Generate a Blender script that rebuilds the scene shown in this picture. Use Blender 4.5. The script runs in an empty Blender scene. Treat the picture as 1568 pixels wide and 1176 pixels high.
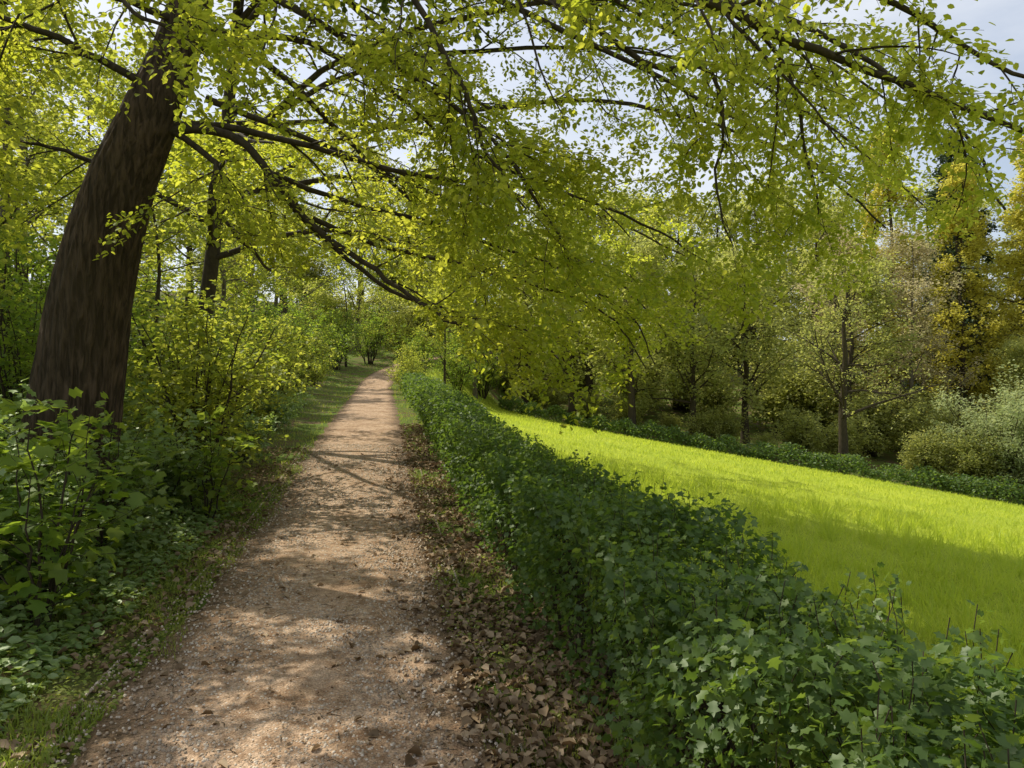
import bpy, math, numpy as np, mathutils
from math import radians, pi
rng = np.random.default_rng(7)
sc = bpy.context.scene

# ------------------------------------------------------------------ helpers
def nrmz(v):
    return v/np.maximum(np.linalg.norm(v,axis=-1,keepdims=True),1e-9)

def smooth_table(xs,ys,lo=-40,hi=900,w=4.0):
    g=np.arange(lo,hi,0.5); v=np.interp(g,xs,ys); n=int(w/0.5)
    k=np.hanning(2*n+3); k/=k.sum()
    vp=np.pad(v,(n+1,n+1),mode='edge')
    return g,np.convolve(vp,k,mode='valid')
ZP=smooth_table([-40,8,17,38,60,90,140,900],[0,0,.55,1.3,3.8,8,11,14])
ZM=smooth_table([-40,8,17,26,40,60,900],[0,0,.5,.75,.7,.4,.4])
def xc(y):
    y=np.asarray(y,float); t=np.clip(y-38,0,50)
    return -0.45-0.175*y+0.010*t*t
def sstep(a,b,x):
    t=np.clip((x-a)/(b-a),0,1); return t*t*(3-2*t)
def wob(x,y,f=1.0,s=0.0):
    return (np.sin(x*1.3*f+s)*np.cos(y*1.1*f+1.7*s)+.5*np.sin(x*2.9*f+y*1.9*f+s)+.3*np.cos(x*5.3*f-y*4.7*f+2*s))/1.8
def yb(x):
    return np.interp(x,[-10,-2.5,6.5,22,40,90],[66,58,43,32,20,0])
def G(x,y):
    x=np.asarray(x,float); y=np.asarray(y,float)
    s=x-xc(y)
    zp=np.interp(y,*ZP); zm=np.interp(y,*ZM)
    sr=np.clip(s-2.1,0,None); sr=np.minimum(sr,34+0.15*(sr-34))
    beyond=np.clip(y-yb(x)-3,0,None)
    right=zm-0.17*sr+0.13*np.minimum(beyond,120)*sstep(2,12,s)
    b=sstep(1.3,7,s)
    rz=zp*(1-b)+right*b
    rz=np.where(s>2.1, zp*(1-b)+(right)*b-0.17*sr*(1-b), rz)
    sl=np.clip(-s-1.3,0,None)
    lz=zp+0.10*np.minimum(sl,60)+0.05*sstep(0,2,sl)*wob(x,y,.8)
    z=np.where(s>0,rz,lz)
    return z+0.015*wob(x,y,2.3,1.0)*sstep(.9,2,abs(s))

def make_mesh(name, parts, mats, smooth=True):
    V=[];Q=[];M=[];Rn=[];o=0
    for v,q,mi,r in parts:
        V.append(v); Q.append(q+o); o+=len(v)
        M.append(np.full(len(q),mi,np.int32)); Rn.append(np.broadcast_to(r,(len(q),)).astype(np.float32))
    V=np.concatenate(V).astype(np.float32);Q=np.concatenate(Q).astype(np.int32);M=np.concatenate(M);Rn=np.concatenate(Rn)
    me=bpy.data.meshes.new(name)
    me.vertices.add(len(V)); me.vertices.foreach_set('co',V.ravel())
    me.loops.add(len(Q)*4); me.loops.foreach_set('vertex_index',Q.ravel())
    me.polygons.add(len(Q)); me.polygons.foreach_set('loop_start',np.arange(0,len(Q)*4,4,dtype=np.int32))
    me.polygons.foreach_set('material_index',M)
    me.update(calc_edges=True)
    a=me.attributes.new('rnd','FLOAT','FACE'); a.data.foreach_set('value',Rn)
    for m in mats: me.materials.append(m)
    return me
def add_obj(name,me,loc=(0,0,0),rot=0,scale=1.0):
    ob=bpy.data.objects.new(name,me); sc.collection.objects.link(ob)
    ob.location=loc; ob.rotation_euler=(0,0,rot)
    ob.scale=(scale,)*3 if np.isscalar(scale) else scale
    return ob

def resample(pts,k):
    pts=np.asarray(pts,float)
    n=len(pts); t=np.linspace(0,n-1,k); i=np.clip(t.astype(int),0,n-2); f=(t-i)[:,None]
    P=np.vstack([2*pts[0]-pts[1],pts,2*pts[-1]-pts[-2]])
    p0,p1,p2,p3=P[i],P[i+1],P[i+2],P[i+3]
    return .5*((2*p1)+(-p0+p2)*f+(2*p0-5*p1+4*p2-p3)*f**2+(-p0+3*p1-3*p2+p3)*f**3)

def tubes(P,R,sides):
    n,k,_=P.shape
    T=np.gradient(P,axis=1); T=nrmz(T)
    ref=np.array([0.31,0.93,0.17]); A=nrmz(np.cross(T,ref)); B=np.cross(T,A)
    a=np.arange(sides)*2*pi/sides
    V=P[:,:,None,:]+R[:,:,None,None]*(np.cos(a)[None,None,:,None]*A[:,:,None,:]+np.sin(a)[None,None,:,None]*B[:,:,None,:])
    idx=np.arange(n*k*sides).reshape(n,k,sides)
    nx=np.roll(idx,-1,axis=2)
    Q=np.stack([idx[:,:-1],nx[:,:-1],nx[:,1:],idx[:,1:]],-1).reshape(-1,4)
    return V.reshape(-1,3),Q

def spawn(P,R,m,t0,t1,L0,L1,ang,flat,grav,k,ratio=.45,jit=.12,rmin=.0015,rmax=9,up=0.0):
    n,kp,_=P.shape
    t=(t0+(t1-t0)*(np.arange(m)[None]+rng.uniform(0,1,(n,m)))/m)
    f=t*(kp-1); i=np.clip(f.astype(int),0,kp-2); w=(f-i)[...,None]
    r_=np.arange(n)[:,None]
    S=P[r_,i]*(1-w)+P[r_,i+1]*w
    T=nrmz(P[r_,i+1]-P[r_,i])
    rad=R[r_,i]*(1-w[...,0])+R[r_,i+1]*w[...,0]
    sd=rng.normal(size=(n,m,3)); sd[...,2]*=flat
    sd-= (sd*T).sum(-1,keepdims=True)*T; sd=nrmz(sd)
    a=radians(ang)*rng.uniform(.65,1.3,(n,m))[...,None]
    D=np.cos(a)*T+np.sin(a)*sd; D[...,2]+=up; D=nrmz(D)
    L=(L0+(L1-L0)*(t-t0)/(max(t1-t0,1e-6)))*rng.uniform(.6,1.25,(n,m))
    S=S.reshape(-1,3);D=D.reshape(-1,3);L=L.reshape(-1);rad=rad.reshape(-1)
    pts=[S]; cur=S; d=D
    for j in range(k-1):
        d=nrmz(d+rng.normal(size=d.shape)*jit+np.array([0,0,-grav/(k-1)]))
        cur=cur+d*(L/(k-1))[:,None]; pts.append(cur)
    Pn=np.stack(pts,1)
    r0=np.clip(rad*ratio,rmin,rmax)
    Rn=r0[:,None]*np.linspace(1,.3,k)[None]
    return Pn,Rn

OV=np.array([(0,0,0),(-.29,.28,.07),(-.27,.66,.05),(0,1,-.08),(.27,.66,.05),(.29,.28,.07)],float)
OVQ=np.array([(0,3,2,1),(0,5,4,3)])
LB=np.array([(0,0,0),(0,.4,-.03),(0,.7,-.04),(0,1,-.12),
    (-.42,.22,.04),(-.24,.42,.04),(-.44,.66,.0),(-.16,.78,.02),
    (.42,.22,.04),(.24,.42,.04),(.44,.66,.0),(.16,.78,.02)],float)
LBQ=np.array([(0,1,5,4),(1,2,6,5),(2,3,7,6),(0,8,9,1),(1,9,10,2),(2,10,11,3)])
BL=np.array([(-.03,0,0),(.03,0,0),(.026,.55,.05),(-.026,.55,.05),(.003,1,.28),(-.003,1,.28)],float)
BLQ=np.array([(0,1,2,3),(3,2,4,5)])
ST=np.array([(-.5,-.5,-.3),(.5,-.45,-.3),(.45,.5,-.3),(-.5,.4,-.3),(-.35,-.3,.3),(.3,-.35,.33),(.3,.3,.28),(-.3,.33,.3)],float)
STQ=np.array([(4,5,6,7),(0,1,5,4),(1,2,6,5),(2,3,7,6),(3,0,4,7)])
def inst(pos,d,nm,size,tv=OV,tq=OVQ,wid=1.0,rnd=None):
    n=len(pos); d=nrmz(d); X=nrmz(np.cross(d,nm)); N=np.cross(X,d)
    size=np.broadcast_to(size,(n,))[:,None,None]; wid=np.broadcast_to(wid,(n,))[:,None,None]
    V=pos[:,None,:]+size*(tv[None,:,0:1]*wid*X[:,None,:]+tv[None,:,1:2]*d[:,None,:]+tv[None,:,2:3]*N[:,None,:])
    Q=(tq[None]+(np.arange(n)*len(tv))[:,None,None]).reshape(-1,4)
    if rnd is None: rnd=rng.uniform(0,1,n)
    return V.reshape(-1,3),Q,np.repeat(rnd,len(tq))
def twig_leaves(P,q,size,tilt=.45,droop=.15,off=.03,tv=OV,tq=OVQ,upn=1.0):
    n,k,_=P.shape
    t=rng.uniform(.1,1.0,(n,q)); f=t*(k-1); i=np.clip(f.astype(int),0,k-2); w=(f-i)[...,None]
    r_=np.arange(n)[:,None]
    S=(P[r_,i]*(1-w)+P[r_,i+1]*w).reshape(-1,3); T=nrmz(P[r_,i+1]-P[r_,i]).reshape(-1,3)
    m=len(S)
    sd=rng.normal(size=(m,3)); sd[:,2]*=.35
    d=nrmz(T*.5+nrmz(sd)+np.array([0,0,-droop]))
    S=S+rng.normal(size=(m,3))*off
    nm=rng.normal(size=(m,3))*tilt+np.array([0,0,upn])
    base=rng.uniform(0,1,(n,1))*.6+rng.uniform(0,1,(n,q))*.4
    return inst(S,d,nm,size*rng.uniform(.55,1.15,m),tv,tq,rnd=base.ravel())

# ------------------------------------------------------------------ materials
def mat(name):
    m=bpy.data.materials.new(name); m.use_nodes=True
    nt=m.node_tree; nt.nodes.clear(); return m,nt
def nd(nt,t,**k):
    n=nt.nodes.new(t)
    for a,b in k.items(): setattr(n,a,b)
    return n
def ramp(nt,src,stops):
    r=nd(nt,'ShaderNodeValToRGB'); e=r.color_ramp.elements
    while len(e)<len(stops): e.new(.5)
    for el,(p,c) in zip(e,stops): el.position=p; el.color=(*c,1)
    nt.links.new(src,r.inputs[0]); return r.outputs[0]
def leaf_mat(name,cols,tcols,tr=.5,gl=.03,rough=.55):
    m,nt=mat(name); L=nt.links.new
    at=nd(nt,'ShaderNodeAttribute',attribute_name='rnd')
    oi=nd(nt,'ShaderNodeObjectInfo')
    ad=nd(nt,'ShaderNodeMath',operation='MULTIPLY_ADD'); L(oi.outputs['Random'],ad.inputs[0]); ad.inputs[1].default_value=.25
    L(at.outputs['Fac'],ad.inputs[2])
    k=len(cols)
    c=ramp(nt,ad.outputs[0],[(i/(k-1),cols[i]) for i in range(k)])
    t=ramp(nt,ad.outputs[0],[(i/(k-1),tcols[i]) for i in range(k)])
    d=nd(nt,'ShaderNodeBsdfDiffuse'); L(c,d.inputs[0]); last=d.outputs[0]
    if tr>0:
        tt=nd(nt,'ShaderNodeBsdfTranslucent'); L(t,tt.inputs[0])
        mx=nd(nt,'ShaderNodeMixShader'); mx.inputs[0].default_value=tr; L(last,mx.inputs[1]); L(tt.outputs[0],mx.inputs[2]); last=mx.outputs[0]
    g=nd(nt,'ShaderNodeBsdfGlossy'); g.inputs['Roughness'].default_value=rough
    g.inputs['Color'].default_value=(.8,.85,.7,1)
    m2=nd(nt,'ShaderNodeMixShader'); m2.inputs[0].default_value=gl; L(last,m2.inputs[1]); L(g.outputs[0],m2.inputs[2])
    o=nd(nt,'ShaderNodeOutputMaterial'); L(m2.outputs[0],o.inputs[0]); return m
def bark_mat(name,c1,c2,sx=14,sz=1.6,bump=.6,dist=.03):
    m,nt=mat(name); L=nt.links.new
    tc=nd(nt,'ShaderNodeTexCoord'); mp=nd(nt,'ShaderNodeMapping'); mp.inputs['Scale'].default_value=(sx,sx,sz); L(tc.outputs['Object'],mp.inputs[0])
    n1=nd(nt,'ShaderNodeTexNoise'); n1.inputs['Scale'].default_value=1; n1.inputs['Detail'].default_value=6; n1.inputs['Distortion'].default_value=.6; L(mp.outputs[0],n1.inputs[0])
    n2=nd(nt,'ShaderNodeTexNoise'); n2.inputs['Scale'].default_value=1.7; n2.inputs['Detail'].default_value=3; L(tc.outputs['Object'],n2.inputs[0])
    c=ramp(nt,n1.outputs[0],[(.40,c1),(.64,c2)])
    mxc=nd(nt,'ShaderNodeMixRGB',blend_type='MIX'); L(n2.outputs[0],mxc.inputs[0]); L(c,mxc.inputs[1]); mxc.inputs[2].default_value=(c1[0]*1.8,c1[1]*2.0,c1[2]*1.6,1)
    b=nd(nt,'ShaderNodeBsdfPrincipled'); b.inputs['Roughness'].default_value=.9; b.inputs['Specular IOR Level'].default_value=.2; L(mxc.outputs[0],b.inputs['Base Color'])
    bp=nd(nt,'ShaderNodeBump'); bp.inputs['Strength'].default_value=bump; bp.inputs['Distance'].default_value=dist; L(n1.outputs[0],bp.inputs['Height']); L(bp.outputs[0],b.inputs['Normal'])
    o=nd(nt,'ShaderNodeOutputMaterial'); L(b.outputs[0],o.inputs[0]); return m

M_beech=leaf_mat('beech_leaf',[(.11,.165,.015),(.155,.205,.02),(.21,.24,.03)],[(.50,.58,.035),(.64,.69,.05),(.78,.77,.08)],.65)
M_crownshade=leaf_mat('crown_shade_leaf',[(.06,.10,.015),(.08,.12,.02),(.11,.14,.03)],[(.2,.26,.03),(.24,.3,.04),(.28,.33,.05)],.25)  # darker, less translucent leaf, made to block sun in the unseen upper crowns
M_fresh=leaf_mat('fresh_leaf',[(.11,.17,.02),(.15,.20,.03),(.20,.23,.04)],[(.43,.52,.04),(.57,.62,.06),(.69,.69,.09)],.56)
M_shrub=leaf_mat('shrub_leaf',[(.08,.14,.02),(.11,.18,.025),(.16,.22,.035)],[(.28,.43,.03),(.38,.52,.04),(.5,.6,.06)],.5)
M_under=leaf_mat('nettle_leaf',[(.12,.19,.06),(.17,.25,.08),(.24,.32,.11)],[(.30,.46,.08),(.38,.52,.09),(.46,.58,.11)],.42,.06,.45)
M_hedge=leaf_mat('hedge_leaf',[(.04,.08,.016),(.06,.11,.022),(.10,.155,.032)],[(.15,.27,.025),(.22,.34,.035),(.32,.43,.05)],.42,.035,.5)
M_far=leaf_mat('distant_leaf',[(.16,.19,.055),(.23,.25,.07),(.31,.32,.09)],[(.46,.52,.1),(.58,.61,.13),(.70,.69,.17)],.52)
M_pale=leaf_mat('pale_leaf',[(.24,.30,.11),(.30,.36,.14),(.36,.41,.19)],[(.45,.53,.18),(.55,.6,.22),(.6,.64,.3)],.45)
M_pink=leaf_mat('budding_leaf',[(.38,.30,.19),(.44,.37,.2),(.46,.43,.18)],[(.6,.5,.3),(.66,.58,.3),(.68,.66,.26)],.48)
M_larch=leaf_mat('larch_needle',[(.34,.31,.04),(.42,.38,.05),(.48,.45,.06)],[(.72,.64,.08),(.78,.71,.1),(.82,.77,.12)],.5)
M_con=leaf_mat('conifer_needle',[(.03,.06,.03),(.05,.08,.035),(.08,.11,.05)],[(.06,.1,.04),(.08,.12,.04),(.1,.14,.05)],.2)
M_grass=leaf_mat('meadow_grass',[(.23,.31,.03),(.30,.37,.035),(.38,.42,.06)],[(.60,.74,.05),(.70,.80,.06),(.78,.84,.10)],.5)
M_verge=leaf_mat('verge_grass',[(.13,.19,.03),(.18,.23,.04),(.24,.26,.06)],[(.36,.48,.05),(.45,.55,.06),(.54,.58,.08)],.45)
M_litter=leaf_mat('dead_leaf',[(.12,.075,.04),(.22,.145,.08),(.38,.275,.17)],[(.22,.12,.05),(.28,.17,.08),(.34,.23,.12)],.15,.03,.6)
M_stone=leaf_mat('pebble',[(.22,.16,.105),(.36,.28,.20),(.58,.50,.40)],[(.1,.1,.1)]*3,.0,.02)
M_bark=bark_mat('tree_bark',(.026,.017,.010),(.15,.10,.065),26,3.2,1.0,.05)
M_branch=bark_mat('branch_bark',(.03,.022,.014),(.08,.06,.04),20,8,.3)
M_twigfar=bark_mat('distant_bark',(.07,.055,.04),(.17,.135,.10),4,1,.3)

def ground_mat():
    m,nt=mat('ground_soil_and_grass'); L=nt.links.new
    geo=nd(nt,'ShaderNodeNewGeometry'); at=nd(nt,'ShaderNodeAttribute',attribute_name='meadow')
    def noise(s,d=5,r=.6):
        n=nd(nt,'ShaderNodeTexNoise'); n.inputs['Scale'].default_value=s; n.inputs['Detail'].default_value=d; n.inputs['Roughness'].default_value=r; L(geo.outputs['Position'],n.inputs[0]); return n.outputs[0]
    nA=noise(22,6,.7); nB=noise(1.2); nC=noise(60,3); nD=noise(.35,4)
    soil=ramp(nt,nA,[(.3,(.06,.04,.022)),(.5,(.14,.092,.052)),(.7,(.26,.175,.10))])
    grn=ramp(nt,nC,[(.3,(.07,.11,.02)),(.7,(.14,.19,.03))])
    sel=ramp(nt,nB,[(.38,(0,0,0)),(.55,(1,1,1))])
    m1=nd(nt,'ShaderNodeMixRGB'); L(sel,m1.inputs[0]); L(soil,m1.inputs[1]); L(grn,m1.inputs[2])
    mg=ramp(nt,nC,[(.25,(.26,.34,.03)),(.75,(.42,.48,.05))])
    mg2=nd(nt,'ShaderNodeMixRGB',blend_type='MULTIPLY'); mg2.inputs[0].default_value=1; L(mg,mg2.inputs[1]); L(ramp(nt,nD,[(.3,(.75,.8,.7)),(.7,(1.15,1.1,1))]),mg2.inputs[2])
    m2=nd(nt,'ShaderNodeMixRGB'); L(at.outputs['Fac'],m2.inputs[0]); L(m1.outputs[0],m2.inputs[1]); L(mg2.outputs[0],m2.inputs[2])
    b=nd(nt,'ShaderNodeBsdfPrincipled'); b.inputs['Roughness'].default_value=.95; b.inputs['Specular IOR Level'].default_value=.1; L(m2.outputs[0],b.inputs['Base Color'])
    bp=nd(nt,'ShaderNodeBump'); bp.inputs['Strength'].default_value=.8; bp.inputs['Distance'].default_value=.04; L(nA,bp.inputs['Height']); L(bp.outputs[0],b.inputs['Normal'])
    o=nd(nt,'ShaderNodeOutputMaterial'); L(b.outputs[0],o.inputs[0]); return m
def path_mat():
    m,nt=mat('gravel_path_surface'); L=nt.links.new
    geo=nd(nt,'ShaderNodeNewGeometry')
    def noise(s,d=5,r=.6):
        n=nd(nt,'ShaderNodeTexNoise'); n.inputs['Scale'].default_value=s; n.inputs['Detail'].default_value=d; n.inputs['Roughness'].default_value=r; L(geo.outputs['Position'],n.inputs[0]); return n.outputs[0]
    vo=nd(nt,'ShaderNodeTexVoronoi'); vo.inputs['Scale'].default_value=75; L(geo.outputs['Position'],vo.inputs[0])
    nA=noise(90,4,.7); nB=noise(2.2,5,.6); nC=noise(14,5,.65)
    base=ramp(nt,nB,[(.35,(.40,.27,.165)),(.62,(.58,.43,.30))])
    st=ramp(nt,nA,[(.3,(.42,.39,.35)),(.55,(1,1,1)),(.75,(1.4,1.4,1.4))])
    a=nd(nt,'ShaderNodeMixRGB',blend_type='MULTIPLY'); a.inputs[0].default_value=1; L(base,a.inputs[1]); L(st,a.inputs[2])
    a2=nd(nt,'ShaderNodeMixRGB',blend_type='MULTIPLY'); a2.inputs[0].default_value=.9; L(a.outputs[0],a2.inputs[1]); L(ramp(nt,nC,[(.35,(.55,.46,.37)),(.6,(1.1,1.08,1.05))]),a2.inputs[2])
    at=nd(nt,'ShaderNodeAttribute',attribute_name='edge')
    ed=nd(nt,'ShaderNodeMath',operation='MULTIPLY_ADD'); L(nC,ed.inputs[0]); ed.inputs[1].default_value=1.1; 
    sb=nd(nt,'ShaderNodeMath',operation='SUBTRACT'); L(at.outputs['Fac'],sb.inputs[0]); sb.inputs[1].default_value=.5; L(sb.outputs[0],ed.inputs[2])
    ef=ramp(nt,ed.outputs[0],[(.70,(0,0,0)),(.93,(1,1,1))])
    a3=nd(nt,'ShaderNodeMixRGB'); L(ef,a3.inputs[0]); L(a2.outputs[0],a3.inputs[1]); L(ramp(nt,nA,[(.35,(.08,.055,.03)),(.65,(.24,.16,.09))]),a3.inputs[2])
    b=nd(nt,'ShaderNodeBsdfPrincipled'); b.inputs['Roughness'].default_value=.92; b.inputs['Specular IOR Level'].default_value=.2; L(a3.outputs[0],b.inputs['Base Color'])
    mh=nd(nt,'ShaderNodeMath',operation='ADD'); L(nA,mh.inputs[0]); L(vo.outputs['Distance'],mh.inputs[1])
    bp=nd(nt,'ShaderNodeBump'); bp.inputs['Strength'].default_value=.7; bp.inputs['Distance'].default_value=.012; L(mh.outputs[0],bp.inputs['Height']); L(bp.outputs[0],b.inputs['Normal'])
    o=nd(nt,'ShaderNodeOutputMaterial'); L(b.outputs[0],o.inputs[0]); return m

# ------------------------------------------------------------------ ground
def axis(parts):
    return np.unique(np.concatenate([np.arange(a,b,s) for a,b,s in parts]))
gx=axis([(-600,-60,30),(-60,-20,2),(-20,12,.25),(12,60,1),(60,700,30)])
gy=axis([(-60,-4,4),(-4,30,.25),(30,80,.8),(80,160,5),(160,800,30)])
X,Y=np.meshgrid(gx,gy); Z=G(X,Y)
V=np.stack([X,Y,Z],-1).reshape(-1,3); ny,nx=X.shape
I=np.arange(nx*ny).reshape(ny,nx); Q=np.stack([I[:-1,:-1],I[:-1,1:],I[1:,1:],I[1:,:-1]],-1).reshape(-1,4)
me=make_mesh('ground',[(V,Q,0,0)],[ground_mat()])
s=(X-xc(Y)); md=sstep(1.9,2.6,s)*(1-sstep(-1,1.5,Y-yb(X)))
a=me.attributes.new('meadow','FLOAT','POINT'); a.data.foreach_set('value',md.ravel().astype(np.float32))
add_obj('ground',me)

py=np.concatenate([np.arange(-4,40,.12),np.arange(40,110,.5)]); K=19
def pe(y,sd): return .97+.10*wob(y*1.3,y*.7,1.1,sd)+.05*np.sin(y*5.1+sd)
uu=np.linspace(-1,1,K)
W=np.where(uu[None]<0,pe(py,1.)[:,None],pe(py,4.)[:,None])
PX=xc(py)[:,None]+uu[None]*W; PY=np.repeat(py[:,None],K,1)
PZ=G(PX,PY)+.012+.018*(1-uu[None]**2)+.006*wob(PX,PY,3.)
PZ[:,0]-=.03; PZ[:,-1]-=.03
V=np.stack([PX,PY,PZ],-1).reshape(-1,3); I=np.arange(len(V)).reshape(len(py),K)
Q=np.stack([I[:-1,:-1],I[:-1,1:],I[1:,1:],I[1:,:-1]],-1).reshape(-1,4)
me=make_mesh('gravel_path',[(V,Q,0,0)],[path_mat()])
a=me.attributes.new('edge','FLOAT','POINT'); a.data.foreach_set('value',np.broadcast_to(np.abs(uu)[None],PX.shape).ravel().astype(np.float32))
add_obj('gravel_path',me)

n=34000; y=1.5+np.abs(rng.power(.5,n))*13; sx=np.clip(rng.normal(0,.55,n),-1.05,1.05)
x=xc(y)+sx; pos=np.stack([x,y,G(x,y)+.028],-1); an=rng.uniform(0,2*pi,n)
d=np.stack([np.cos(an),np.sin(an),rng.normal(0,.2,n)],-1)
v,q,r=inst(pos,d,np.array([0,0,1.])+rng.normal(0,.2,(n,3)),rng.uniform(.004,.014,n)*(1+.05*y),ST,STQ)
add_obj('gravel',make_mesh('gravel',[(v,q,0,r)],[M_stone]))

def litter(n,ylo,yhi,slo,shi,p=.6,lo=.03,hi=.075):
    y=ylo+rng.power(p,n)*(yhi-ylo); s=rng.uniform(slo,shi,n); x=xc(y)+s
    k=(wob(x,y,2.6,3.1)>-.35)|(rng.uniform(0,1,n)<.25); x=x[k];y=y[k];n=len(x)
    pos=np.stack([x,y,G(x,y)+.012+rng.uniform(0,.035,n)],-1); an=rng.uniform(0,2*pi,n)
    d=np.stack([np.cos(an),np.sin(an),rng.normal(0,.25,n)],-1)
    tv=OV.copy(); tv[:,2]*=3.2
    return inst(pos,d,np.array([0,0,1.])+rng.normal(0,.45,(n,3)),rng.uniform(lo,hi,n),tv,OVQ,wid=1.2)
P=[litter(11000,1.2,18,.86,1.75,.5),litter(700,1.2,14,.5,.95),litter(8000,1.2,14,-3.6,-.9),litter(260,1.2,14,-.95,.5),litter(5000,1.2,14,-1.05,1.05,.5,.008,.025)]
add_obj('fallen_leaves',make_mesh('fallen_leaves',[(v,q,0,r) for v,q,r in P],[M_litter]))

n=900; y=1.5+rng.power(.6,n)*12; s=rng.uniform(-1.6,1.7,n); x=xc(y)+s
S=np.stack([x,y,G(x,y)+.03],-1); an=rng.uniform(0,2*pi,n); d=np.stack([np.cos(an),np.sin(an),np.zeros(n)],-1); l=rng.uniform(.02,.12,n)[:,None]
Pp=np.stack([S,S+d*l*.5+rng.normal(0,.006,(n,3)),S+d*l],1)
v,q=tubes(Pp,np.full((n,3),.0018),4); add_obj('fallen_twigs',make_mesh('fallen_twigs',[(v,q,0,0)],[M_branch]))

# ------------------------------------------------------------------ grass
def grass(n,ylo,yhi,b0,b1,size,fs,width,cond,lean=.3):
    y=np.exp(rng.uniform(np.log(ylo),np.log(yhi),n)); x=rng.uniform(b0,b1,n)*y
    k=cond(x,y); x=x[k];y=y[k];n=len(x)
    pos=np.stack([x,y,G(x,y)-.005],-1)
    d=np.array([0,0,1.])+rng.normal(0,lean,(n,3)); nm=rng.normal(size=(n,3)); nm[:,2]=0
    sz=size*rng.uniform(.5,1.3,n)*(1+fs*y)*(1+.35*wob(x,y,1.5,2.))
    rn=np.clip(.5+.4*wob(x,y,.9,4.)+rng.normal(0,.25,n),0,1)
    return inst(pos,d,nm,sz,BL,BLQ,wid=width*(1+.05*y),rnd=rn)
mc=lambda x,y:(x-xc(y)>2.0)&(y<yb(x)+1)
P=[grass(150000,2.2,16,-.3,1.4,.10,.005,.8,mc,.4),grass(90000,14,60,-.25,1.2,.08,.01,1.1,mc,.45)]
n=900; ty=rng.uniform(3,15,n); tx=rng.uniform(-.1,1.3,n)*ty; k=mc(tx,ty)&(tx-xc(ty)>2.3); tx=tx[k];ty=ty[k]
tx=np.repeat(tx,26)+rng.normal(0,.05,len(tx)*26); ty=np.repeat(ty,26)+rng.normal(0,.05,len(ty)*26)
n=len(tx); d=np.array([0,0,1.])+rng.normal(0,.38,(n,3)); nm=rng.normal(size=(n,3)); nm[:,2]=.2
P.append(inst(np.stack([tx,ty,G(tx,ty)],-1),d,nm,rng.uniform(.14,.34,n),BL,BLQ,wid=.6,rnd=rng.uniform(0,.6,n)))
add_obj('meadow_grass',make_mesh('meadow_grass',[(v,q,0,r) for v,q,r in P],[M_grass]))
vl=lambda x,y:(x-xc(y)<-.84-.12*wob(x,y,2))&(x-xc(y)>-2.6)&(wob(x,y,1.6,3)>-.35)
vr=lambda x,y:(x-xc(y)>.9)&(x-xc(y)<2.2)&((wob(x,y,2.,5)>.1)|(y>16))
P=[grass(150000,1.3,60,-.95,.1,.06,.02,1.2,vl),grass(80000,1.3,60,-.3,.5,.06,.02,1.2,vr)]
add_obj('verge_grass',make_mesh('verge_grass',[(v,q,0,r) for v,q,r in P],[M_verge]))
def cover(n,ylo,yhi,slo,shi,hf,size,p=.6,tilt=.35,tv=OV,tq=OVQ,patch=-9,pf=1.5):
    y=ylo+rng.power(p,n)*(yhi-ylo); s=rng.uniform(slo,shi,n); x=xc(y)+s
    k=wob(x,y,pf,2.2)>patch; x=x[k];y=y[k];s=s[k];n=len(x)
    h=hf(s,x,y)*(1-rng.uniform(0,1,n)**2.2*.95)
    pos=np.stack([x,y,G(x,y)+.01+h],-1); an=rng.uniform(0,2*pi,n)
    d=np.stack([np.cos(an),np.sin(an),rng.normal(-.15,.3,n)],-1)
    return inst(pos,d,np.array([0,0,1.])+rng.normal(0,tilt,(n,3)),size*rng.uniform(.5,1.2,n),tv,tq)
hfL=lambda s,x,y: np.clip(.05+.34*np.clip(-s-1.35,0,9)*(1+.5*wob(x,y,1.7)),.03,.85+.15*wob(x,y,2.5))
P=[cover(26000,1.2,12,-2.4,-.86,lambda s,x,y:.02+.03*(-s-.8),.028,.6,.35,patch=-.5),
   cover(12000,1.2,14,.85,1.9,lambda s,x,y:.04+0*s,.028,.5,.35,patch=0.)]
add_obj('creeping_ground_cover',make_mesh('creeping_ground_cover',[(v,q,0,r) for v,q,r in P],[M_verge]))
P=[cover(46000,1.5,9,-6,-1.3,hfL,.068,.7,.4),cover(24000,8,26,-7,-1.9,hfL,.095,.7,.4)]
n=1600; y=1.5+rng.uniform(0,1,n)*12; s=rng.uniform(-5,-1.6,n); x=xc(y)+s; h=hfL(s,x,y)
S=np.stack([x,y,G(x,y)],-1); Pp=np.stack([S,S+np.stack([rng.normal(0,.05,n),rng.normal(0,.05,n),h*.6],-1),S+np.stack([rng.normal(0,.1,n),rng.normal(0,.1,n),h*1.0],-1)],1)
v,q=tubes(Pp,np.full((n,3),.003),4)
add_obj('nettle_undergrowth',make_mesh('nettle_undergrowth',[(v,q,0,r) for v,q,r in P]+[(v,q,0,.2)],[M_under]))

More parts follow.
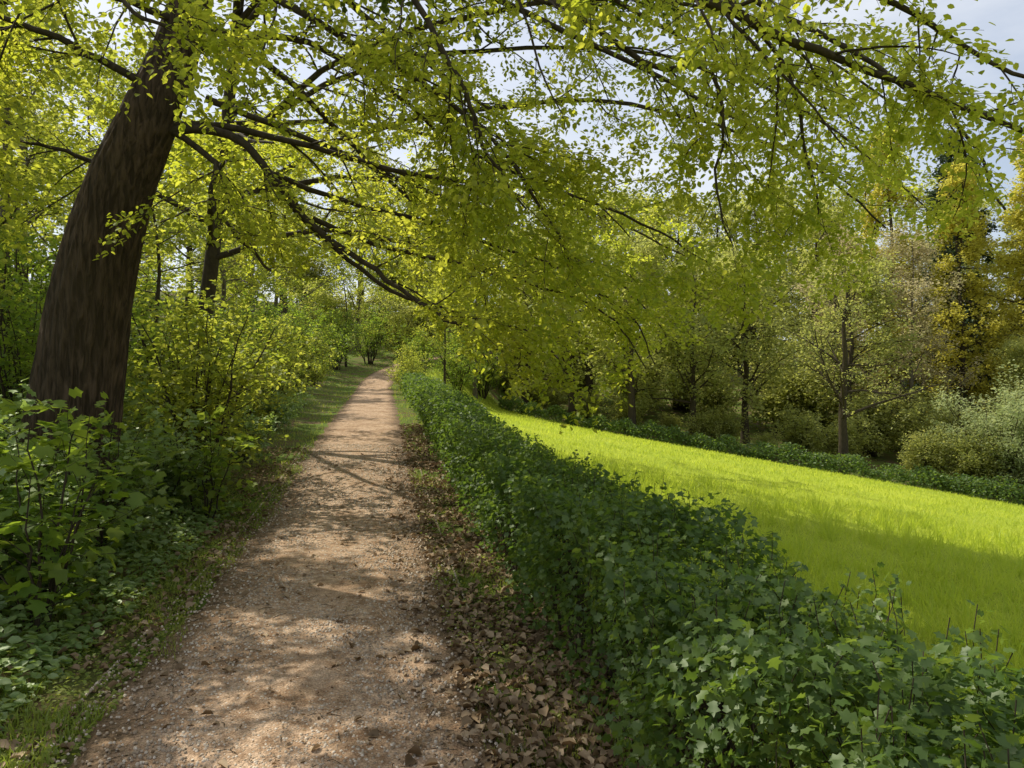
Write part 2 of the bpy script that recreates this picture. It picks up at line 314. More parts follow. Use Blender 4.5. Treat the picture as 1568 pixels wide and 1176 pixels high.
# ------------------------------------------------------------------ hedges
def hedge_pts(n,y0,y1,s0,s1,H,p):
    y=y0+rng.power(p,n)*(y1-y0)
    side=rng.uniform(0,1,n); w=s1-s0; tot=H*2+w
    a=side*tot; dep=np.abs(rng.normal(0,.09,n))
    s=np.where(a<H,s0+dep,np.where(a<H+w,s0+(a-H),s1-dep)); z=np.where(a<H,a,np.where(a<H+w,H-dep,tot-a))
    nx_=np.where(a<H,-1.,np.where(a<H+w,0,1.)); nz_=np.where((a>=H)&(a<H+w),1.,.25)
    bul=.15*wob(y*1.9,z*3+s*2,1.2,.5)+.09*wob(y*6,z*7,1.,2.)
    s=s+nx_*bul+rng.normal(0,.03,n); z=z+np.where(nz_==1,bul,0)+rng.normal(0,.03,n)
    return y,s,np.maximum(z,.02),nx_,nz_
y,s,z,nx_,nz_=hedge_pts(160000,-1,46,1.42,2.2,.87,.42)
hvf=lambda y:(1+.10*wob(y*.8,y*.3,1,3))*(1-.03*(1-sstep(2,6,y)))
z=z*hvf(y)
k=(z>.26)|(rng.uniform(0,1,len(z))<.34); y,s,z,nx_,nz_=y[k],s[k],z[k],nx_[k],nz_[k]; n=len(y)
x=xc(y)+s; pos=np.stack([x,y,G(xc(y)+1.8,y)+z-.1*(s-1.8)],-1)
an=rng.uniform(0,2*pi,n); d=np.stack([nx_*.5+np.cos(an),np.sin(an),rng.normal(-.2,.5,n)],-1)
nm=np.stack([nx_*.7,0*nx_,nz_+.3],-1)+rng.normal(0,.55,(n,3))
rn=np.clip(.45+.3*wob(y*2.2,z*4+s*3,1.3,1.)+rng.normal(0,.25,n),0,1)
v1=inst(pos,d,nm,.035*rng.uniform(.5,1.35,n)*(1+.04*np.clip(y,0,50)),LB,LBQ,rnd=rn)
n=1100; y=-1+rng.power(.6,n)*44; s=rng.uniform(1.52,2.02,n); x=xc(y)+s; S=np.stack([x,y,G(x,y)-.02],-1)
hh=rng.uniform(.45,.70,n); Pp=[S]
for j in range(1,5): Pp.append(S+np.stack([rng.normal(0,.03,n)*j**.5,rng.normal(0,.05,n)*j**.5,hh*j/4],-1))
Pp=np.stack(Pp,1); Rr=rng.uniform(.004,.011,n)[:,None]*np.linspace(1,.4,5)
v2,q2=tubes(Pp,Rr,5)
C,CR=spawn(Pp,Rr,6,.15,.7,.14,.08,50,1,-.2,4,.4)
sC_=C[...,0]-xc(C[...,1]); zC=C[...,2]-G(C[...,0],C[...,1]); k=(sC_.min(1)>1.42)&(sC_.max(1)<2.12)&(zC.max(1)<.6); C=C[k];CR=CR[k]
v3,q3=tubes(C,CR,3)
n=1000; y=1.2+rng.power(.5,n)*34; s=rng.uniform(1.4,2.25,n); x=xc(y)+s
S=np.stack([x,y,G(xc(y)+1.8,y)+.68*hvf(y)],-1); hh=rng.uniform(.12,.32,n)
st=np.cumsum(rng.normal(0,.02,(n,4,2)),1)
Pp2=np.stack([S+np.stack([st[:,j,0],st[:,j,1],hh*j/3],-1) for j in range(4)],1)
v4,q4=tubes(Pp2,np.full((n,4),.0018),3); l4=twig_leaves(Pp2,18,.036,.7,.0,.014,LB,LBQ)
parts=[(v1[0],v1[1],0,v1[2]),(v2,q2,1,0),(v3,q3,1,0),(v4,q4,1,0),(l4[0],l4[1],0,np.clip(l4[2]+.2,0,1))]
add_obj('clipped_hedge',make_mesh('clipped_hedge',parts,[M_hedge,M_branch]))
n=34000; t=rng.uniform(0,1,n); x=-1+t*46; y0=yb(x)
dep=rng.normal(0,.55,n)*(1+.4*wob(x,x*.3,1.9)); z=rng.uniform(0,1,n)**.7*np.clip(.85*(1+.45*wob(x,x*.5,1.3)+.2*wob(x*3,x,1.)),.2,2)
y=y0+dep; pos=np.stack([x,y,G(x,y)+z],-1); an=rng.uniform(0,2*pi,n)
v=inst(pos,np.stack([np.cos(an),np.sin(an),rng.normal(0,.5,n)],-1),rng.normal(0,.6,(n,3))+np.array([0,-.4,.7]),rng.uniform(.08,.16,n))
add_obj('field_boundary_hedge',make_mesh('field_boundary_hedge',[(v[0],v[1],0,v[2])],[M_hedge]))

# ------------------------------------------------------------------ main leaning tree
def trunk_mesh(ctrl,r0,r1,k=120,sides=90,flare=.3,ex=1.3):
    P=resample(ctrl,k)[None]; t=np.linspace(0,1,k)
    R=(r0+(r1-r0)*np.clip(t*1.25,0,1)**ex)*(1+flare*np.exp(-t*12))
    T=nrmz(np.gradient(P,axis=1)); ref=np.array([0.,1.,.0]); A=nrmz(np.cross(T,ref)); B=np.cross(T,A)
    a=np.arange(sides)*2*pi/sides
    zz=P[0,:,2][:,None]; aa=a[None]
    rid=.05*np.abs(np.sin(aa*11+1.2*np.sin(zz*2.1)+.8*np.sin(zz*5+aa*2)))+.04*np.abs(np.sin(aa*17+1.5*np.sin(zz*3.1+1)+.8*np.sin(zz*8+aa*3)))+.02*np.sin(aa*3+zz*1.1)+.07*np.exp(-t*10)[:,None]*np.sin(aa*5)
    RR=R[:,None]*(.96+rid)
    V=P[0][:,None,:]+RR[...,None]*(np.cos(aa)[...,None]*A[0][:,None,:]+np.sin(aa)[...,None]*B[0][:,None,:])
    idx=np.arange(k*sides).reshape(k,sides); nx=np.roll(idx,-1,1)
    return V.reshape(-1,3),np.stack([idx[:-1],nx[:-1],nx[1:],idx[1:]],-1).reshape(-1,4)
tb=G(-4.3,7.2)
parts=[]
v,q=trunk_mesh([(-4.5,7.25,tb-.3),(-4.27,7.2,1.2),(-4.04,7.1,2.45),(-3.77,7.05,3.38),(-3.42,7.0,4.15),(-3.1,7,5.0),(-2.65,6.9,6.6),(-2.3,6.8,8.5),(-2.2,6.8,11)],.41,.10)
parts.append((v,q,0,0))
limbs=[
 ([(-3.4,7,4.0),(-2.7,7,3.95),(-2.25,6.95,3.5),(-1.83,6.8,3.12),(-1.31,6.6,2.7),(-.93,6.4,2.34),(-.57,6.2,2.13),(-.29,6,2.05)],.05,.01),
 ([(-3.3,7,4.05),(-2.6,7.1,4.05),(-1.7,7.3,3.85),(-.55,7.5,3.66),(.58,7.6,3.5),(1.45,7.7,3.15),(2.0,7.7,2.8)],.042,.007),
 ([(-3.1,7,4.7),(-2.6,6.8,4.75),(-1.9,6.5,4.6),(-1.4,6.5,4.34),(-.94,6.4,4.0),(-.48,6.4,3.6),(0,6.3,3.3),(.5,6.3,3.15)],.04,.007),
 ([(-3.0,7,5.3),(-2.4,6.4,5.1),(-1.9,6,4.75),(-1.2,6,4.35),(-.66,5.9,4.0),(-.15,5.8,3.55),(.2,5.8,3.0),(.4,5.8,2.6)],.045,.007),
 ([(-2.8,7,6.0),(-1.8,6.2,5.6),(-.95,5.6,4.8),(-.46,5.5,4.02),(-.21,5.5,3.63),(-.08,5.5,3.29),(.2,5.5,2.85)],.04,.007),
 ([(-2.6,6.9,6.9),(-1.2,6.1,6.1),(.2,5.4,5.0),(1.04,5,4.29),(1.53,5,4.07),(1.84,5,3.93),(2.28,5,3.76),(2.9,5,3.49),(3.6,5,3.25),(4.3,5,2.9)],.06,.014),
 ([(-2.6,6.9,6.6),(-1,5.9,6.0),(.9,5.3,4.9),(1.9,5,4.35),(2.5,4.9,3.95),(3.2,4.9,3.6),(3.9,4.9,3.45)],.045,.009),
 ([(-2.7,6.9,6.3),(-1.2,6.2,5.5),(.1,5.6,4.6),(.5,5.5,4.35),(1.1,5.5,3.98),(1.5,5.5,3.9),(1.62,5.5,3.5),(1.6,5.5,3.0),(1.75,5.5,2.6)],.04,.006),
 ([(-3.4,7,4.1),(-2.87,7,3.69),(-2.9,6.9,3.32),(-2.68,6.8,2.95),(-2.35,6.8,2.63)],.036,.012),
 ([(-2.25,6.95,3.5),(-1.75,6.9,2.95),(-1.2,6.9,2.55),(-.5,6.8,2.3),(.1,6.7,2.1),(.5,6.6,1.75),(.72,6.5,1.3)],.03,.006),
 ([(-1.83,6.8,3.12),(-1.2,7.2,2.9),(-.4,7.5,2.7),(.4,7.7,2.5),(1.0,7.8,2.2),(1.3,7.8,1.8)],.026,.006),
 ([(-2.9,7,4.3),(-2.0,7.6,4.1),(-.8,8.2,3.7),(.4,8.6,3.3),(1.4,8.8,2.8),(1.9,8.9,2.3)],.035,.007),
 ([(-2.3,7,3.6),(-1.5,7.6,3.4),(-.4,8,3.1),(.6,8.1,2.7),(1.4,8.1,2.2),(1.7,8,1.7)],.03,.006),
 ([(-3.3,7,4.3),(-3.9,6.5,4.6),(-4.6,6.2,4.7),(-5.3,6,4.6)],.045,.01),
 ([(-3.1,7,5.0),(-3.6,6.0,4.9),(-4.0,5.3,4.2),(-4.1,5.2,3.5),(-3.9,5.0,3.1)],.038,.008),
 ([(-3.0,6.9,5.4),(-2.8,6,4.9),(-2.9,5.3,4.5),(-2.5,5,4.1),(-1.9,4.9,3.9)],.038,.008),
 ([(-2.7,6.9,6.4),(-1.2,7.6,6.0),(.6,8.2,5.4),(2.2,8.6,4.8),(3.6,8.8,4.1),(4.4,8.8,3.4)],.05,.01),
 ([(-2.6,6.9,7.0),(-.8,7.2,6.6),(1.4,7,5.6),(3.0,6.8,4.6),(3.9,6.7,3.8),(4.2,6.6,3.1)],.05,.01),
 ([(-2.7,6.9,6.1),(-1.6,8.3,5.7),(-.4,9.4,5.1),(.8,10.2,4.4),(1.8,10.6,3.6)],.045,.009),
 ([(-3.0,7,5.1),(-2.4,8.2,4.8),(-1.6,9.4,4.2),(-.8,10.2,3.5),(-.3,10.6,2.8)],.045,.009),
 ([(-2.6,6.9,7.2),(-.4,8.5,7.0),(2.0,9.6,6.2),(4.2,10,5.2),(5.6,10,4.0)],.05,.01),
 ([(-2.6,6.9,6.8),(-.9,6.4,6.2),(1.2,6.0,5.2),(2.2,5.9,4.3),(2.5,5.9,3.5),(2.6,5.9,2.9)],.04,.007),
]
kk=26
LP=np.stack([resample(p,kk) for p,_,_ in limbs]); LR=np.stack([r0*1.0+(r1-r0)*np.linspace(0,1,kk)**.8 for _,r0,r1 in limbs])
LP[:,2:]+=np.cumsum(rng.normal(0,.014,LP[:,2:].shape),axis=1)
v,q=tubes(LP,LR,9); parts.append((v,q,1,0))
def lowline(P):   # lower limit of the hanging sprays: kept clear above the path
    x=P[...,0]; y=P[...,1]; f=np.interp(x*6.5/y,[-4.5,-2,-1.3,-.83,-.2,.5,.75,1.0,1.25,1.8,2.4,3.1,3.6,4.6],[2.6,2.6,2.45,2.15,1.6,1.1,1.05,1.4,1.9,1.95,2.0,2.4,2.8,3.0])
    return ((P[...,2]-1.6)*6.5/y+1.6-f).min(axis=1)
S1,R1=spawn(LP,LR,15,.2,1,1.25,.7,48,.35,.36,9,.42,.09,.003)
k=lowline(S1)>0; S1=S1[k];R1=R1[k]
v,q=tubes(S1,R1,5); parts.append((v,q,1,0))
S2,R2=spawn(S1,R1,8,.15,1,.62,.35,45,.35,.35,6,.5,.1,.0016)
k=lowline(S2)>-.02; S2=S2[k];R2=R2[k]
v,q=tubes(S2,R2,3); parts.append((v,q,1,0))
v,q,r=twig_leaves(S2,27,.061,.45,.25,.035); parts.append((v,q,2,r))
v,q,r=twig_leaves(S1,18,.060,.45,.25,.04); parts.append((v,q,2,r))
u2=[[(-2.4,6.8,7.6),(-.5,8,9.4),(1.8,9,10.2),(4,9.8,10)],[(-2.3,6.8,8.5),(-1.5,9,10.3),(-.8,11.5,11.2),(0,13.5,11)],
    [(-2.2,6.8,10.5),(-1,7.5,12.6),(1,8.5,13.4)],
    [(-2.5,6.8,7.4),(-4.4,8.4,9.0),(-6.6,9.8,9.6)],[(-2.4,6.8,8.0),(-4.2,7.4,10),(-6.4,8.2,11)],[(-2.3,6.8,9.0),(-3.2,9.0,10.6),(-4.4,11,11.4)]]  # limbs above the view, added to cast shade on the ground below
U=np.stack([resample(p,14) for p in u2]); UR=np.tile(np.linspace(.085,.018,14),(len(u2),1))
v,q=tubes(U,UR,7); parts.append((v,q,1,0))
U1,U1R=spawn(U,UR,14,.15,1,2.3,1.3,52,.5,.2,7,.45,.1,.005)
v,q=tubes(U1,U1R,4); parts.append((v,q,1,0))
U2,U2R=spawn(U1,U1R,6,.12,1,.85,.55,48,.45,.2,4,.5,.1,.002)
v,q=tubes(U2,U2R,3); parts.append((v,q,1,0))
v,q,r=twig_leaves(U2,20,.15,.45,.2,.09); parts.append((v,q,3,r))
add_obj('leaning_beech_tree',make_mesh('leaning_beech_tree',parts,[M_bark,M_branch,M_beech,M_crownshade]))

# ------------------------------------------------------------------ second beech
parts=[]
b0=float(G(-6.8,15.5))
P0=resample([(-6.8,15.5,b0-.2),(-6.5,15.5,2.5),(-6.1,15.4,5.5),(-5.7,15.3,9),(-5.3,15.2,12.5),(-4.8,15,15)],36)[None]; R0=np.linspace(.19,.05,36)[None]
v,q=tubes(P0,R0,16); parts.append((v,q,0,0))
l2=[[(-6.2,15.4,5),(-3.5,15,6.6),(-.5,14.6,7.2),(2.5,14.2,7),(5,14,6.2),(6.6,13.8,5.2)],
    [(-6.0,15.4,6.5),(-3.5,16,8.4),(0,16.5,9.2),(3.5,16.6,9),(6.5,16.4,8),(8.5,16,6.6)],
    [(-6.0,15.4,6),(-3.8,14.2,7.6),(-1,13.2,8.3),(2,12.4,8.2),(4.6,12,7.4),(6.4,11.8,6.2)],
    [(-6.1,15.4,5.5),(-3.5,16.5,6.2),(-.5,17.6,6.2),(2.4,18.3,5.6),(4.4,18.6,4.6)],
    [(-6.3,15.4,4.2),(-4.2,15.6,4.8),(-2.0,16,4.6),(.2,16.4,3.9),(1.8,16.6,3.0)],
    [(-6.0,15.4,7),(-4,18,8),(-1.6,20,8.2),(1,21.5,7.4),(3,22.4,6)],
    [(-6.3,15.4,4.5),(-5.2,13.2,5.2),(-4.2,11.6,5.4),(-3.2,10.4,4.9)],
    [(-6.4,15.4,5),(-8.5,14.5,6),(-10.5,14,6.2)],[(-6,15.4,7),(-6.5,18,8.5),(-7,20.5,8.6)]]
LP=np.stack([resample(p,20) for p in l2]); LR=np.tile(np.linspace(.07,.016,20),(len(l2),1)); LP[:,2:]+=np.cumsum(rng.normal(0,.03,LP[:,2:].shape),axis=1)
v,q=tubes(LP,LR,8); parts.append((v,q,0,0))
A,AR=spawn(LP,LR,14,.15,1,2.6,1.4,50,.45,.22,8,.42,.09,.006)
def low2(P): return (P[...,2]-np.interp(P[...,0],[-8,-3,0,2,4,9],[2.5,3.2,2.4,3.2,4.6,5.2])).min(axis=1)
k=low2(A)>0; A=A[k];AR=AR[k]; v,q=tubes(A,AR,5); parts.append((v,q,0,0))
B,BR=spawn(A,AR,8,.12,1,.95,.6,48,.45,.22,5,.5,.1,.003); k=low2(B)>0; B=B[k];BR=BR[k]; v,q=tubes(B,BR,3); parts.append((v,q,0,0))
v,q,r=twig_leaves(B,26,.105,.45,.2,.07); parts.append((v,q,1,r))
l3=[[(-5.7,15.3,9),(-3.2,14.4,11),(-.5,13.4,12),(2,12.6,11.8),(4,12.2,11)],[(-5.5,15.2,10),(-3,16.4,12),(-.2,17,12.8),(2.6,17,12.2)],[(-5.4,15.2,11),(-3.6,13,13),(-2,11,13.6),(-.6,9.4,13)],
    [(-5.3,15.2,12),(-3,14.6,14.2),(-.4,14.2,14.8),(1.6,14,14.2)],[(-5.2,15.2,12.5),(-4.4,17,14.5),(-3.4,18.6,15)],[(-5,15,14),(-3.6,12.8,15.4),(-2,11.4,15.6)],
    [(-5.8,15.3,8.6),(-3,13.2,10.2),(-.6,11.6,10.8),(1.6,10.4,10.2)],[(-5.7,15.3,9.2),(-4.6,12.8,10.8),(-3.2,10.8,11.6),(-1.6,9.4,11.6)],[(-5.6,15.3,9.6),(-2.4,15.2,10.8),(.8,15.2,11),(3.6,15.2,10.4)]]  # dense upper crown above the view, added to shade the near meadow
LP=np.stack([resample(p,16) for p in l3]); LR=np.tile(np.linspace(.08,.02,16),(len(l3),1))
v,q=tubes(LP,LR,6); parts.append((v,q,0,0))
A,AR=spawn(LP,LR,17,.12,1,2.5,1.5,55,.6,.1,6,.42,.1,.008); v,q=tubes(A,AR,4); parts.append((v,q,0,0))
B,BR=spawn(A,AR,7,.12,1,1.0,.7,50,.5,.15,4,.5,.1,.004); v,q=tubes(B,BR,3); parts.append((v,q,0,0))
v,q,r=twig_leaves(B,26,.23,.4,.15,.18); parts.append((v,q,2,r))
add_obj('beech_tree',make_mesh('beech_tree',parts,[M_branch,M_beech,M_crownshade]))

# ------------------------------------------------------------------ generic trees
def tree_mesh(name,H,r0,cb,crad,nl,leafsize,lm,bm,ql,lean=(0,0),prof=1.0,ang=65,m1=9,m2=6,grav=.0,flat=.8,tilt=.6,off=.08):
    tz=np.linspace(0,1,8); ctrl=[(lean[0]*t*t*H+rng.normal(0,.012)*H*t,lean[1]*t*t*H+rng.normal(0,.012)*H*t,t*H*.95-.3*(t==0)) for t in tz]
    P=resample(ctrl,20)[None]; R=(r0*(1-.9*np.linspace(0,1,20)**.9)*(1+.4*np.exp(-np.linspace(0,1,20)*15)))[None]
    parts=[]; v,q=tubes(P,R,14); parts.append((v,q,0,0))
    A,AR=spawn(P,R,nl,cb,.98,crad,crad*prof*.35,ang,.6,grav,9,.45,.1,.012)
    v,q=tubes(A,AR,6); parts.append((v,q,0,0))
    B,BR=spawn(A,AR,m1,.2,1,crad*.4,crad*.2,48,flat,grav,6,.5,.12,.006)
    v,q=tubes(B,BR,4); parts.append((v,q,0,0))
    C,CR=spawn(B,BR,m2,.15,1,crad*.17,crad*.1,50,flat,.1,4,.5,.12,.003)
    v,q=tubes(C,CR,3); parts.append((v,q,0,0))
    if ql>0:
        v,q,r=twig_leaves(C,ql,leafsize,tilt,.2,off); parts.append((v,q,1,r))
    return make_mesh(name,parts,[bm,lm])
def shrub_mesh(name,H,rad,ns,leafsize,lm,ql,m1=7,tilt=.5,off=.04,m2=0,tv=OV,tq=OVQ):
    n=ns; an=rng.uniform(0,2*pi,n); sp=rng.uniform(.1,1,n)*rad; d=np.stack([np.cos(an),np.sin(an)],-1)
    h=H*rng.uniform(.6,1.05,n); k=8; t=np.linspace(0,1,k)
    P=np.stack([np.concatenate([d*sp[:,None]*(.15+.85*tt**1.3),(h*tt*(1-.12*tt))[:,None]],-1) for tt in t],1)
    P[:,1:]+=np.cumsum(rng.normal(0,H*.012,P[:,1:].shape),1)
    R=(rng.uniform(.008,.02,n)*H/2)[:,None]*np.linspace(1,.25,k)
    parts=[]; v,q=tubes(P,R,5); parts.append((v,q,0,0))
    A,AR=spawn(P,R,m1,.12,1,H*.30,H*.18,55,.9,.15,5,.5,.12,.003); v,q=tubes(A,AR,3); parts.append((v,q,0,0))
    if m2: A,AR=spawn(A,AR,m2,.1,1,H*.14,H*.1,50,.9,.1,4,.5,.1,.002); v,q=tubes(A,AR,3); parts.append((v,q,0,0))
    v,q,r=twig_leaves(A,ql,leafsize,tilt,.2,off,tv,tq); parts.append((v,q,1,r))
    return make_mesh(name,parts,[M_branch,lm])

def place(name,me,x,y,rot=None,sc_=1.0):
    return add_obj(name,me,(x,y,float(G(x,y))-.03),rng.uniform(0,6.28) if rot is None else rot,sc_)

tA=tree_mesh('woodland_tree',14,.2,.22,4.6,22,.19,M_fresh,M_twigfar,9,m1=8,m2=5)
tB=tree_mesh('young_tree',11,.10,.18,3.0,20,.14,M_fresh,M_branch,10,m1=7,m2=5)
tF=tree_mesh('oak_tree',15,.32,.20,5.5,26,.26,M_far,M_branch,10,m1=8,m2=5,off=.2)
tS=tree_mesh('sparse_tree',12,.28,.22,5.0,18,.16,M_far,M_branch,4,m1=8,m2=5,ang=60)
tP=tree_mesh('budding_tree',18,.25,.15,5.0,28,.20,M_pink,M_twigfar,9,m1=8,m2=6,ang=45,off=.18)
tW=shrub_mesh('hawthorn_bush',7,4.2,40,.19,M_pale,12,m1=10,m2=4,off=.15)
tL=tree_mesh('larch_tree',27,.3,.12,4.5,70,.27,M_larch,M_branch,9,prof=.3,ang=88,m1=8,m2=4,grav=.25,flat=.4,off=.14)
tC=tree_mesh('spruce_tree',24,.3,.08,4.2,75,.30,M_con,M_twigfar,9,prof=.25,ang=95,m1=9,m2=4,grav=.3,flat=.3,off=.12)
sA=shrub_mesh('elder_shrub',2.4,1.2,16,.085,M_fresh,10,m1=8,m2=3)
sB=shrub_mesh('hazel_shrub',3.6,1.7,18,.11,M_shrub,9,m1=8,m2=3)
sC=shrub_mesh('bramble_bush',1.3,.9,16,.075,M_under,10,m1=7,m2=2,tv=LB,tq=LBQ)
sD=shrub_mesh('distant_shrub',4,2.6,26,.18,M_far,11,m1=8,m2=3,off=.14)
sE=shrub_mesh('sycamore_sapling',1.75,.55,9,.14,M_shrub,6,m1=6,m2=0,tilt=.35,off=.03,tv=LB,tq=LBQ)

for (x,y,m_,nme,s_) in [(-8.5,10.5,tB,'young_tree',.9),(-11.5,13,tA,'woodland_tree',.8),(-13,19,tA,'woodland_tree',.9),
  (-9.6,20,tB,'young_tree',.8),(-14,26,tA,'woodland_tree',.9),(-12.5,32,tA,'woodland_tree',.8),
  (-20,30,tA,'woodland_tree',1.1),(-14,40,tA,'woodland_tree',.9),(-16,50,tA,'woodland_tree',.9),(-13,8,tB,'young_tree',.9),
  (-24,42,tA,'woodland_tree',1.2),(-22,56,tA,'woodland_tree',1.2),(-12.5,60,tA,'woodland_tree',1.0),(-8.5,67,tA,'woodland_tree',1),(-3,66,tA,'woodland_tree',.9),(-5.5,74,tA,'woodland_tree',1),
  (-23,20,tA,'woodland_tree',1.1),(-11,49,tB,'young_tree',.8)]:
    place(nme,m_,x,y,None,s_)
for (x,y,m_,nme,s_) in [(-4.1,9.6,sA,'elder_shrub',1.15),(-4.9,11.2,sA,'elder_shrub',1.2),(-5.9,9.0,sB,'hazel_shrub',.8),(-5.6,13,sB,'hazel_shrub',.75),(-6.9,11.5,sB,'hazel_shrub',.9),
  (-5.7,15.5,sA,'elder_shrub',1.0),(-6.9,17.5,sB,'hazel_shrub',.8),(-6.7,20.5,sA,'elder_shrub',1.1),(-8.0,22,sB,'hazel_shrub',1.0),(-7.7,24.5,sA,'elder_shrub',1.2),(-8.9,27,sB,'hazel_shrub',1.0),
  (-8.9,31,sA,'elder_shrub',1.3),(-10.2,34,sB,'hazel_shrub',1.2),(-10.2,38,sA,'elder_shrub',1.3),(-11.0,42,sB,'hazel_shrub',1.2),(-11.2,47,sB,'hazel_shrub',1.2),(-7.5,7.2,sB,'hazel_shrub',.9),(-9,13,sB,'hazel_shrub',1.1),
  (-11,17,sB,'hazel_shrub',1.2),(-5.6,5.6,sB,'hazel_shrub',.6),(-12,23,sB,'hazel_shrub',1.2),(-10.0,52,sB,'hazel_shrub',1.2),(-8.6,57,sA,'elder_shrub',1.6),(-8,62,sD,'distant_shrub',1.3),(-4,64,sD,'distant_shrub',1.3),(-11.5,66,sD,'distant_shrub',1.4),(-6,70,sD,'distant_shrub',1.5),(-15,60,sD,'distant_shrub',1.4),(-1,68,sD,'distant_shrub',1.5)]:
    place(nme,m_,x,y,None,s_)
for (x,y,s_) in [(-3.3,5.2,.75),(-4.2,6.1,1.0),(-3.7,6.6,.95),(-4.6,4.6,.9),(-3.9,8.3,.9),(-5.2,7.0,1.1),(-4.4,12,.8),(-5.4,16.5,.8),(-3.9,3.7,.75),(-4.6,5.4,1.05)]:
    place('bramble_bush',sC,x,y,None,s_)
for (x,y,s_) in [(-2.95,4.6,.95),(-3.6,4.9,.95),(-3.5,6.1,.9),(-3.4,8.2,.85)]:
    place('sycamore_sapling',sE,x,y,None,s_)
for (x,y,m_,nme,s_) in [(-4.6,33,sA,'elder_shrub',.8),(-5.4,38,sA,'elder_shrub',1.0),(-5.4,43,sB,'hazel_shrub',.9),(-3.4,46,sB,'hazel_shrub',1.0),(-4.0,50,sB,'hazel_shrub',1.2),(-2.1,54,sB,'hazel_shrub',1.2),(-3.5,57,sB,'hazel_shrub',1.2),
   (-4.0,44,tB,'young_tree',.8),(-2.6,52,tA,'woodland_tree',.8),(.5,58,tA,'woodland_tree',.9)]:
    place(nme,m_,x,y,None,s_)
far=[(7.2,44.5,tF,'oak_tree',.8),(4.0,49,tF,'oak_tree',.85),(11,45,tF,'oak_tree',.75),(1.0,55,tF,'oak_tree',.9),(17.0,38.0,tS,'sparse_tree',.95),(14.5,46,tF,'oak_tree',.8),(21,46,tF,'oak_tree',.8),
  (26,48,tP,'budding_tree',.8),(22.5,51,tP,'budding_tree',.8),(31,51,tL,'larch_tree',.75),(35.5,50,tL,'larch_tree',.85),(28,55,tL,'larch_tree',.9),(41,56,tL,'larch_tree',.95),(40,51,tC,'spruce_tree',.9),(46,58,tC,'spruce_tree',1.1),(36,60,tC,'spruce_tree',1.0),
  (31,45,tF,'oak_tree',.5),(37,45,tF,'oak_tree',.55),(46,46,tF,'oak_tree',.8),(52,52,tF,'oak_tree',1),(6,58,tF,'oak_tree',1.1),(13,58,tF,'oak_tree',1.1),(20,61,tF,'oak_tree',1.2),(27,66,tF,'oak_tree',1.2),
  (24,36.5,tW,'hawthorn_bush',.75),(28.5,37,tW,'hawthorn_bush',.9),(26.5,32.5,tW,'hawthorn_bush',.45),(34,38,tW,'hawthorn_bush',1.1),(31,31,tW,'hawthorn_bush',.6),(40,34,tW,'hawthorn_bush',1.1)]
for (x,y,m_,nme,s_) in far: place(nme,m_,x,y,None,s_)
for i in range(20):
    x=-1+37*(i+rng.uniform(0,1))/20; y=yb(x)+rng.uniform(3,7)
    place('distant_shrub',sD,x,y,None,rng.uniform(.4,.8))
for i in range(18):
    x=0+42*(i+rng.uniform(0,1))/18; y=yb(x)+rng.uniform(12,20)
    place('distant_shrub',sD,x,y,None,rng.uniform(1.0,1.5))
col=bpy.data.collections.new('distant_woodland')
for j in range(5):
    o=bpy.data.objects.new('woodland_part_%d'%j,[tF,tA,tF,sD,sD][j]); col.objects.link(o); o.location=[(7,2,0),(-7,3,0),(0,0,0),(3.5,-3,0),(-4,-3,0)][j]; o.rotation_euler=(0,0,j*2.)
    if j>2: o.scale=(1.5,)*3
for (x,y,s_) in [(-50,60,1.2),(-34,78,1.3),(-18,88,1.3),(-3,84,1.3),(13,84,1.4),(29,84,1.4),(45,80,1.4),(60,70,1.3),(74,54,1.2),(-42,36,1.1)]:
    e=bpy.data.objects.new('distant_woodland',None); e.instance_type='COLLECTION'; e.instance_collection=col; sc.collection.objects.link(e)
    e.location=(x,y,float(G(x,y))-.3); e.scale=(s_,)*3; e.rotation_euler=(0,0,rng.uniform(-.4,.4))

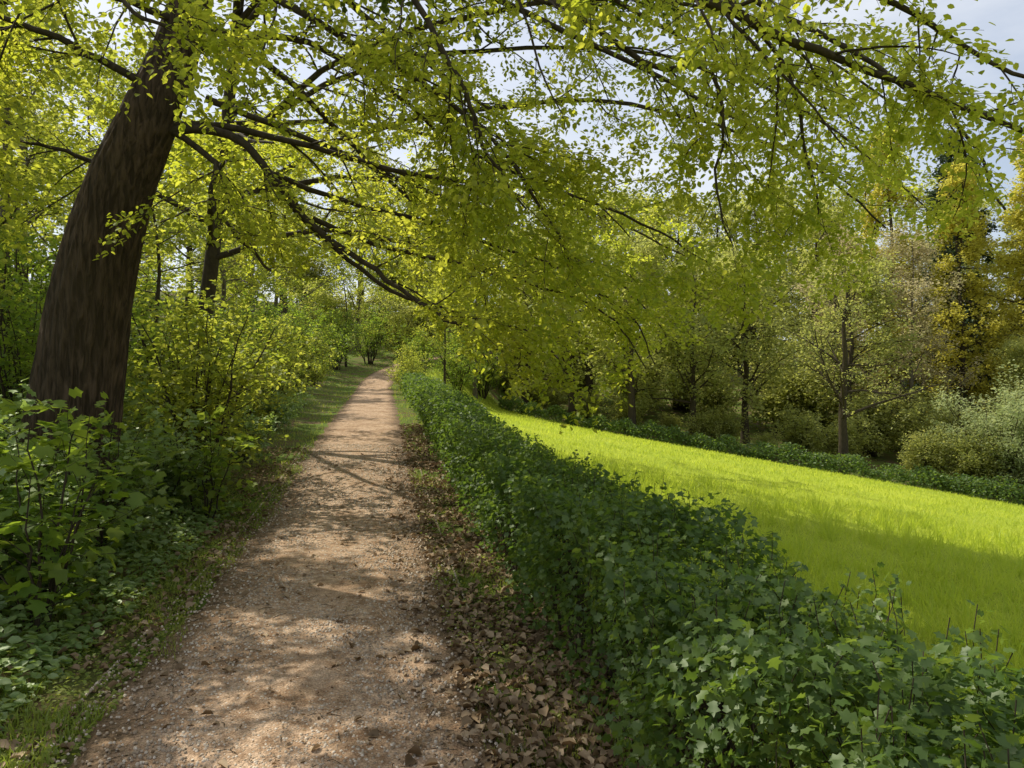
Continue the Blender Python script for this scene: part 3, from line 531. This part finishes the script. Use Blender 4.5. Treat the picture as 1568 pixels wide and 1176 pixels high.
# ------------------------------------------------------------------ light, sky, camera
az_vec=(-.72,.55); el=radians(52)
w=bpy.data.worlds.new('World'); sc.world=w; w.use_nodes=True; nt=w.node_tree; nt.nodes.clear()
sky=nt.nodes.new('ShaderNodeTexSky'); sky.sky_type='NISHITA'; sky.sun_disc=False; sky.sun_elevation=el
sky.dust_density=2.0; sky.air_density=1.0; sky.ozone_density=1.0
h=math.hypot(*az_vec); sx_,sy_=az_vec[0]/h,az_vec[1]/h
sky.sun_rotation=math.atan2(sx_,sy_)
tc=nt.nodes.new('ShaderNodeTexCoord'); mp=nt.nodes.new('ShaderNodeMapping'); mp.inputs['Scale'].default_value=(1.5,1.5,4)
ns=nt.nodes.new('ShaderNodeTexNoise'); ns.inputs['Scale'].default_value=1.6; ns.inputs['Detail'].default_value=7; ns.inputs['Roughness'].default_value=.55
cr=nt.nodes.new('ShaderNodeValToRGB'); cr.color_ramp.elements[0].position=.38; cr.color_ramp.elements[0].color=(.3,)*3+(1,); cr.color_ramp.elements[1].position=.66; cr.color_ramp.elements[1].color=(.85,)*3+(1,)
mx=nt.nodes.new('ShaderNodeMixRGB'); mx.inputs[2].default_value=(6.4,6.6,6.9,1)
nt.links.new(tc.outputs['Generated'],mp.inputs[0]); nt.links.new(mp.outputs[0],ns.inputs[0]); nt.links.new(ns.outputs[0],cr.inputs[0]); nt.links.new(cr.outputs[0],mx.inputs[0]); nt.links.new(sky.outputs[0],mx.inputs[1])
bg=nt.nodes.new('ShaderNodeBackground'); bg.inputs[1].default_value=.15
wo=nt.nodes.new('ShaderNodeOutputWorld'); nt.links.new(mx.outputs[0],bg.inputs[0]); nt.links.new(bg.outputs[0],wo.inputs[0])
sd=mathutils.Vector((sx_*math.cos(el),sy_*math.cos(el),math.sin(el)))
sl=bpy.data.lights.new('sun','SUN'); sl.energy=5; sl.angle=radians(.5); sl.color=(1,.94,.82)
so=bpy.data.objects.new('sun',sl); sc.collection.objects.link(so); so.rotation_euler=(-sd).to_track_quat('-Z','Y').to_euler()
cam=bpy.data.cameras.new('camera'); cam.lens=26; cam.sensor_width=36; cam.clip_end=3000; cam.clip_start=.05
co=bpy.data.objects.new('camera',cam); sc.collection.objects.link(co); co.location=(0,0,1.6); co.rotation_euler=(radians(90),0,0)
sc.camera=co
sc.view_settings.view_transform='Standard'; sc.view_settings.look='None'; sc.view_settings.exposure=0
